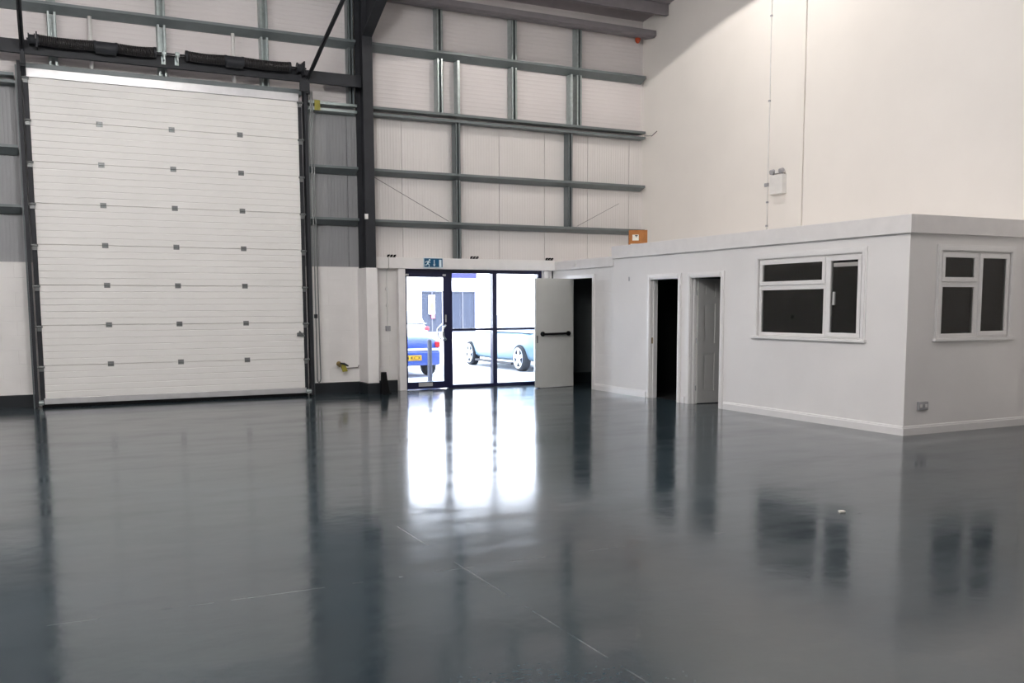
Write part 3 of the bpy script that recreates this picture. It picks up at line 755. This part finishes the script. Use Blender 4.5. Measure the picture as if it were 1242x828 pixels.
# facing left (outward -X): viewed from the hall u runs towards -Y
w2, b = casement('window_2', (XO, 10.445, 0), (0, -1, 0), (-1, 0, 0), 1.895, (1.268, 1.318), 1, 'wide white casement window beside the six panel doorway')
mb = MB(); b(mb, 1.40, 1.80, -.03, -.012, 2.035, 2.085); mb.build('trickle_vent', M['upvc'], w2, bevel=.003)
mb = MB(); b(mb, 1.415, 1.43, -.02, .01, 1.55, 1.72); mb.build('window_handle', M['upvc'], w2, bevel=.006)
w3, b = casement('window_3', (9.58, YO, 0), (1, 0, 0), (0, -1, 0), 1.25, (.64, .69), 1, 'small white casement window on the office end wall')

# socket, light, joints
so = root('socket_outlet', (9.345, YO, .345), 'double socket low on the office end wall', 'socket')
MB().box(9.265, 9.43, YO-.03, YO, .295, .395).build('socket_box', M['greyplastic'], so, bevel=.006)
for x in (9.305, 9.39): MB().box(x-.02, x+.02, YO-.033, YO-.029, .325, .365).build('socket_face', M['conduit'], so)
el = root('emergency_light', (XR, 12.5, 3.6), 'white twin head emergency light on the party wall', 'emergency light')
MB().box(XR-.10, XR+.002, 12.31, 12.62, 3.42, 3.74).build('battery_box', M['conduit'], el, bevel=.008)
for k, y in enumerate((12.36, 12.58)):
    mb = MB().lathe([(.02, -.05), (.038, -.03), (.042, .04), (.032, .045)], (XR-.07, y, 3.80), (-.8, 0, -.3), 16); mb.cyl((XR-.06, y, 3.73), (XR-.06, y, 3.79), .012, 8)
    mb.build('lamp_head', M['greyplastic'], el)
MB().box(XR-.05, XR-.01, 12.33, 12.62, 3.77, 3.81).build('lamp_bar', M['conduit'], el, bevel=.004)
cd = tag(MB().tube([(XR-.012, 12.76, 2.59), (XR-.012, 12.765, 3.6), (XR-.012, 12.755, 5.0), (XR-.012, 12.765, 6.2), (XR-.012, 12.76, 7.6)], .010, 8).build('surface_conduit', M['conduit'], smooth=True), 'thin white conduit up the party wall past the emergency light', 'conduit')
mb = MB()
for z in (2.9, 3.3, 5.0, 6.4): MB().box(XR-.028, XR, 12.745, 12.78, z, z+.03).build('conduit_clip', M['greyplastic'], cd)
MB().box(XR-.03, XR, 12.745, 12.83, 3.58, 3.64).build('junction_box', M['greyplastic'], cd)

# cardboard box on office roof
cb = root('cardboard_box', (9.31, 14.02, 2.596), 'brown cardboard box on the far end of the office roof', 'box')
cb.rotation_euler = (0, 0, 0)
mb = MB().box(9.12, 9.50, 13.90, 14.15, 2.6, 2.865); mb.box(9.12, 9.306, 13.895, 14.155, 2.865, 2.870); mb.box(9.312, 9.50, 13.895, 14.155, 2.865, 2.870)
mb.build('carton', M['card'], cb)
lb = MB().box(9.19, 9.32, 13.896, 13.9, 2.69, 2.79).build('shipping_label', M['paper'], cb)
mb = MB().box(9.245, 9.30, 13.894, 13.897, 2.765, 2.782); mb.box(9.265, 9.28, 13.894, 13.897, 2.745, 2.766)
mb.build('label_print', M['ink'], lb)
lbl(MB().box(9.15, 9.40, 13.896, 13.9, 2.605, 2.635).build('tape', M['paper'], cb), 'pale tape along the bottom')
cb.location = (9.385, 14.0, 2.596); cb.rotation_euler = (0, 0, math.radians(-31)); cb.scale = (.84, .84, 1)

# scrap
mb = MB(); mb.prism([(5.25, 5.10), (5.30, 5.095), (5.305, 5.125), (5.27, 5.14)], 'Z', .001, .012)
tag(mb.build('paper_scrap', M['paper']), 'tiny white paper scrap on the dark floor in front of the office', 'scrap')

# ------------------------------------------------------------------ outside
tag(MB().box(-60, 90, 16.95, 90, -.3, -.02).build('ground', M['yard']), 'pale sunlit forecourt outside the glass door', 'ground', kind='structure')
bd = root('building', (17, 42, 0), 'white building across the yard with blue sign and shop windows', 'building')
wall_boxes(MB(), 'X', -40, 75, -.02, 9, 42, 42.4, [(15.92, 17.05, .32, 2.3), (17.4, 18.75, .32, 2.3)]).build('facade', M['render'], bd)
for x0, x1 in ((15.92, 17.05), (17.4, 18.75)):
    mb = MB(); wall_boxes(mb, 'X', x0, x1, .32, 2.3, 42.05, 42.15, [(x0+.06, (x0+x1)/2-.03, .38, 2.24), ((x0+x1)/2+.03, x1-.06, .38, 2.24)])
    f = mb.build('shop_window', M['bollard'], bd)
    MB().box(x0+.03, x1-.03, 42.1, 42.13, .35, 2.27).build('shop_pane', M['shop_glass'], f)
lbl(MB().box(17.40, 18.76, 41.9, 42.0, 2.92, 3.30).build('sign_board', M['shop_blue'], bd), 'plain blue sign board')
mb = MB().box(16.3, 16.62, 42.02, 42.05, 1.2, 2.1)
ps = lbl(mb.build('poster', M['car_white'], bd), 'pale poster in the left shop window')
MB().box(16.36, 16.58, 42.0, 42.02, 1.35, 1.75).build('poster_print', M['poster_green'], ps)
MB().box(16.42, 16.6, 42.0, 42.02, 1.0, 1.2).build('poster_print', M['poster_pink'], ps)

# cars: loft of stations along local +x (nose), width along y, height z
def car(name, loc, rotz, L, W, label, paint, st, cabin, wheels, wr=.315):
    r = root(name, loc, label, 'car'); r.rotation_euler = (0, 0, rotz)
    G = r.matrix_basis.copy()
    def loft(st, ringf):
        mb = MB(); R = []
        for s_ in st: R.append([mb.bm.verts.new(G @ Vector(p)) for p in ringf(*s_)])
        n = len(R[0])
        for i in range(len(R)-1):
            for k in range(n): mb.bm.faces.new((R[i][k], R[i][(k+1) % n], R[i+1][(k+1) % n], R[i+1][k]))
        mb.bm.faces.new(R[0][::-1]); mb.bm.faces.new(R[-1])
        return mb
    def body_ring(x, zb, zm, zt, w):
        h = [(w*.86, zb), (w*.97, zb+.07), (w, zm), (w*.97, zt-.08), (w*.85, zt), (w*.4, zt+.02)]
        return [(x, y, z) for y, z in h] + [(x, -y, z) for y, z in h[::-1]]
    loft(st, body_ring).build('body', paint, r, smooth=True, sub=1)
    if cabin:
        def cab_ring(x, zb, zt, wb_, wt):
            h = [(wb_, zb), (wt, zt-.04), (wt*.85, zt), (wt*.3, zt+.01)]
            return [(x, y, z) for y, z in h] + [(x, -y, z) for y, z in h[::-1]]
        c = loft(cabin, cab_ring).build('cabin_glass', M['car_glass'], r, smooth=False)
        rf = loft([(x, zt-.05, zt+.012, wt*1.0, wt*.98) for x, zb, zt, wb_, wt in cabin[1:-1]], cab_ring)
        rf.build('roof', paint, r)
    for x in wheels:
        for sgn in (-1, 1):
            yc = sgn*(W/2-.10); d = Vector((0, sgn, 0))
            o3 = G @ Vector((x, yc, wr)); dd = (G.to_3x3() @ d)
            w_ = MB().lathe([(wr*.55, -.10), (wr*.92, -.10), (wr, -.07), (wr, .07), (wr*.94, .10), (wr*.70, .105), (wr*.68, .08), (wr*.3, .07)], o3, dd, 28).build('wheel', M['tyre'], r, smooth=True)
            mb = MB()
            e1 = (G.to_3x3() @ Vector((1, 0, 0))); e2 = Vector((0, 0, 1))
            for k in range(5):
                a = 2*math.pi*k/5+.3; u = e1*math.cos(a)+e2*math.sin(a)
                Mx = Matrix((u, dd, u.cross(dd))).transposed().to_4x4(); Mx.translation = o3+u*wr*.36+dd*.095
                mb.obox(Mx, wr*.72, .02, .085)
            mb.lathe([(.02, .07), (.07, .085), (.065, .11), (.02, .115)], o3, dd, 14)
            mb.lathe([(wr*.60, .06), (wr*.74, .10), (wr*.78, .115), (wr*.75, .118), (wr*.66, .10)], o3, dd, 28, cap=False)
            mb.build('rim', M['rim'], w_)
    return r, G
GZ = -.02
st = [(-1.98, .36, .52, .66, .60), (-1.93, .28, .52, .84, .74), (-1.80, .25, .53, .90, .81), (-1.3, .2, .55, .93, .84), (-.4, .2, .55, .90, .84), (.5, .2, .55, .92, .84), (1.4, .2, .52, .84, .83), (1.85, .25, .48, .70, .74), (2.0, .32, .46, .58, .60)]
bc, G = car('car', (7.13, 21.6, GZ), math.pi/2, 4.0, 1.68, 'blue open-topped car seen from behind through the glass door', M['car_blue'], st, None, (-1.2, 1.2), wr=.30)
def gbox(G, name, m, par, x0, x1, y0, y1, z0, z1, bev=.01):
    mb = MB(); mb.obox(G @ Matrix.Translation(((x0+x1)/2, (y0+y1)/2, (z0+z1)/2)), x1-x0, y1-y0, z1-z0)
    return mb.build(name, m, par, bevel=bev)
lbl(gbox(G, 'windscreen_frame', M['car_glass'], bc, .55, .62, -.62, .62, .9, 1.22, .02), 'low windscreen')
for s in (-1, 1): lbl(gbox(G, 'tail_lamp', M['red_lamp'], bc, -2.0, -1.82, s*.69-.055, s*.69+.055, .66, .80, .03), 'red tail lamp')
gbox(G, 'bumper_strip', M['rim'], bc, -2.03, -1.93, -.68, .68, .60, .65)  # pale strip stands in for light caught on the bumper ledge
gbox(G, 'bumper', M['car_blue'], bc, -2.03, -1.8, -.74, .74, .27, .60, .05)
pl = gbox(G, 'number_plate', M['plate'], bc, -2.045, -2.03, -.27, .27, .385, .50, .003)
lbl(pl, 'yellow number plate')
tcu = bpy.data.curves.new('plate_text', 'FONT'); tcu.body = '14 KCX'; tcu.size = .118; tcu.extrude = .001; tcu.align_x = 'RIGHT'; tcu.offset = .002
to = bpy.data.objects.new('plate_text', tcu); COL.objects.link(to)
bpy.context.view_layer.update()
me = bpy.data.meshes.new_from_object(to.evaluated_get(bpy.context.evaluated_depsgraph_get()))
bpy.data.objects.remove(to)
pt = bpy.data.objects.new('plate_letters', me); COL.objects.link(pt); me.materials.clear(); me.materials.append(M['ink'])
pt.parent = pl; pt.matrix_parent_inverse = Matrix.Identity(4)
W_ = G @ Matrix.Translation((-2.048, -.255, .402))
pt.matrix_world = Matrix.Translation(W_.translation) @ Matrix.Rotation(math.pi/2, 4, 'X')
PT_WORLD = pt.matrix_world.copy()

st = [(-2.2, .38, .55, .66, .62), (-2.12, .28, .55, .78, .76), (-1.9, .24, .55, .92, .84), (-1.2, .2, .58, .96, .88), (0, .18, .58, .95, .89), (.9, .2, .58, .93, .88), (1.6, .22, .55, .84, .87), (2.05, .26, .5, .70, .78), (2.2, .34, .48, .58, .62)]
cab = [(-1.75, .93, .96, .72, .62), (-1.0, .94, 1.36, .80, .60), (-.1, .94, 1.42, .82, .60), (.35, .92, 1.38, .80, .58), (1.15, .90, .93, .74, .64)]
sc2, G2 = car('car', (10.17+.89, 21.78, GZ), math.pi/2, 4.4, 1.78, 'pale silver-blue car parked side-on behind the right glass panes', M['car_silver'], st, cab, (-1.49, 1.47), wr=.325)
gbox(G2, 'side_sill', M['steel'], sc2, -1.1, 1.1, .80, .89, .14, .2)
gbox(G2, 'exhaust', M['hinge'], sc2, -2.24, -2.0, .45, .6, .24, .32, .03)
stw = [(-1.9, .4, .6, .8, .7), (-1.8, .28, .6, 1.0, .8), (0, .2, .6, 1.0, .86), (1.7, .3, .55, .85, .8), (1.9, .4, .5, .7, .66)]
cw, G3 = car('car', (11.55, 33.6, GZ), math.pi/2, 3.9, 1.72, 'white car far across the yard showing red tail lamps', M['car_white'], stw, [(-1.7, .98, 1.0, .76, .66), (-1.2, .98, 1.42, .80, .62), (.2, .98, 1.45, .8, .6), (1.0, .95, .98, .74, .64)], (-1.2, 1.2))
for s in (-1, 1): lbl(gbox(G3, 'tail_lamp', M['red_lamp'], cw, -1.93, -1.75, s*.66-.08, s*.66+.08, .72, .86, .03), 'red tail lamp')

for k, (x, y, lab) in enumerate(((7.20, 18.54, 'grey bollard outside, seen through the glass door leaf'), (8.83, 18.86, 'grey bollard outside, half hidden by the right mullion'))):
    mb = MB().lathe([(.085, 0), (.055, .012), (.05, .02), (.05, .86), (.04, .885), (.02, .895)], (x, y, GZ), (0, 0, 1), 16)
    tag(mb.build('bollard', M['bollard'], smooth=False), lab, 'bollard', 'grey bollards in front of the entrance')

# ------------------------------------------------------------------ light
w = bpy.data.worlds.new('World'); SC.world = w; w.use_nodes = True
bg = w.node_tree.nodes['Background']; bg.inputs[0].default_value = (.72, .85, 1.0, 1); bg.inputs[1].default_value = 8.0
def light(name, typ, loc, rot, energy, color=(1, 1, 1), **k):
    l = bpy.data.lights.new(name, typ); l.energy = energy; l.color = color
    for a, v in k.items(): setattr(l, a, v)
    o = bpy.data.objects.new(name, l); COL.objects.link(o); o.location = loc; o.rotation_euler = rot
    return o
light('sun', 'SUN', (0, 0, 20), (math.radians(46), 0, math.radians(-28)), 26.0, (1, .97, .93), angle=.01)
# hanging high-bay lamp whose reflector cuts off below the eaves, and unseen point fills added to brighten the hall
light('high_bay_lamp', 'SPOT', (8.6, 12.3, 7.72), (0, 0, 0), 340, (1, .94, .88), spot_size=math.radians(143.4), spot_blend=.02, shadow_soft_size=.06)
for x, y, z, e in ((-3.2, 8.6, 5.9, 620), (1.8, 8.4, 5.7, 680), (7.2, 4.2, 7.6, 190), (-1, 1.5, 6.6, 640)):
    light('hanging_lamp', 'POINT', (x, y, z), (0, 0, 0), e, (1, .975, .955), shadow_soft_size=.45)

# ------------------------------------------------------------------ camera (lens shift: the photograph is cropped low)
yaw, pitch, roll = .4578, -.102, .0043
f = Vector((math.sin(yaw)*math.cos(pitch), math.cos(yaw)*math.cos(pitch), math.sin(pitch)))
r_ = Vector((math.cos(yaw), -math.sin(yaw), 0)); d_ = f.cross(r_)
rr = r_*math.cos(roll)+d_*math.sin(roll); dd = -r_*math.sin(roll)+d_*math.cos(roll)
cam = bpy.data.cameras.new('camera'); co = bpy.data.objects.new('camera', cam); COL.objects.link(co)
mw = Matrix((( rr.x, -dd.x, -f.x, 0), (rr.y, -dd.y, -f.y, 0), (rr.z, -dd.z, -f.z, 1.55), (0, 0, 0, 1)))
co.matrix_world = mw
cam.sensor_fit = 'HORIZONTAL'; cam.sensor_width = 36; cam.lens = 36*1135.78/1242
cam.shift_y = (487.77-414)/1242
cam.clip_end = 300
SC.camera = co
SC.view_settings.view_transform = 'Standard'; SC.view_settings.look = 'None'; SC.view_settings.gamma = 1; SC.view_settings.use_curve_mapping = False
SC.view_settings.exposure = -0.12
SC.cycles.use_denoising = True
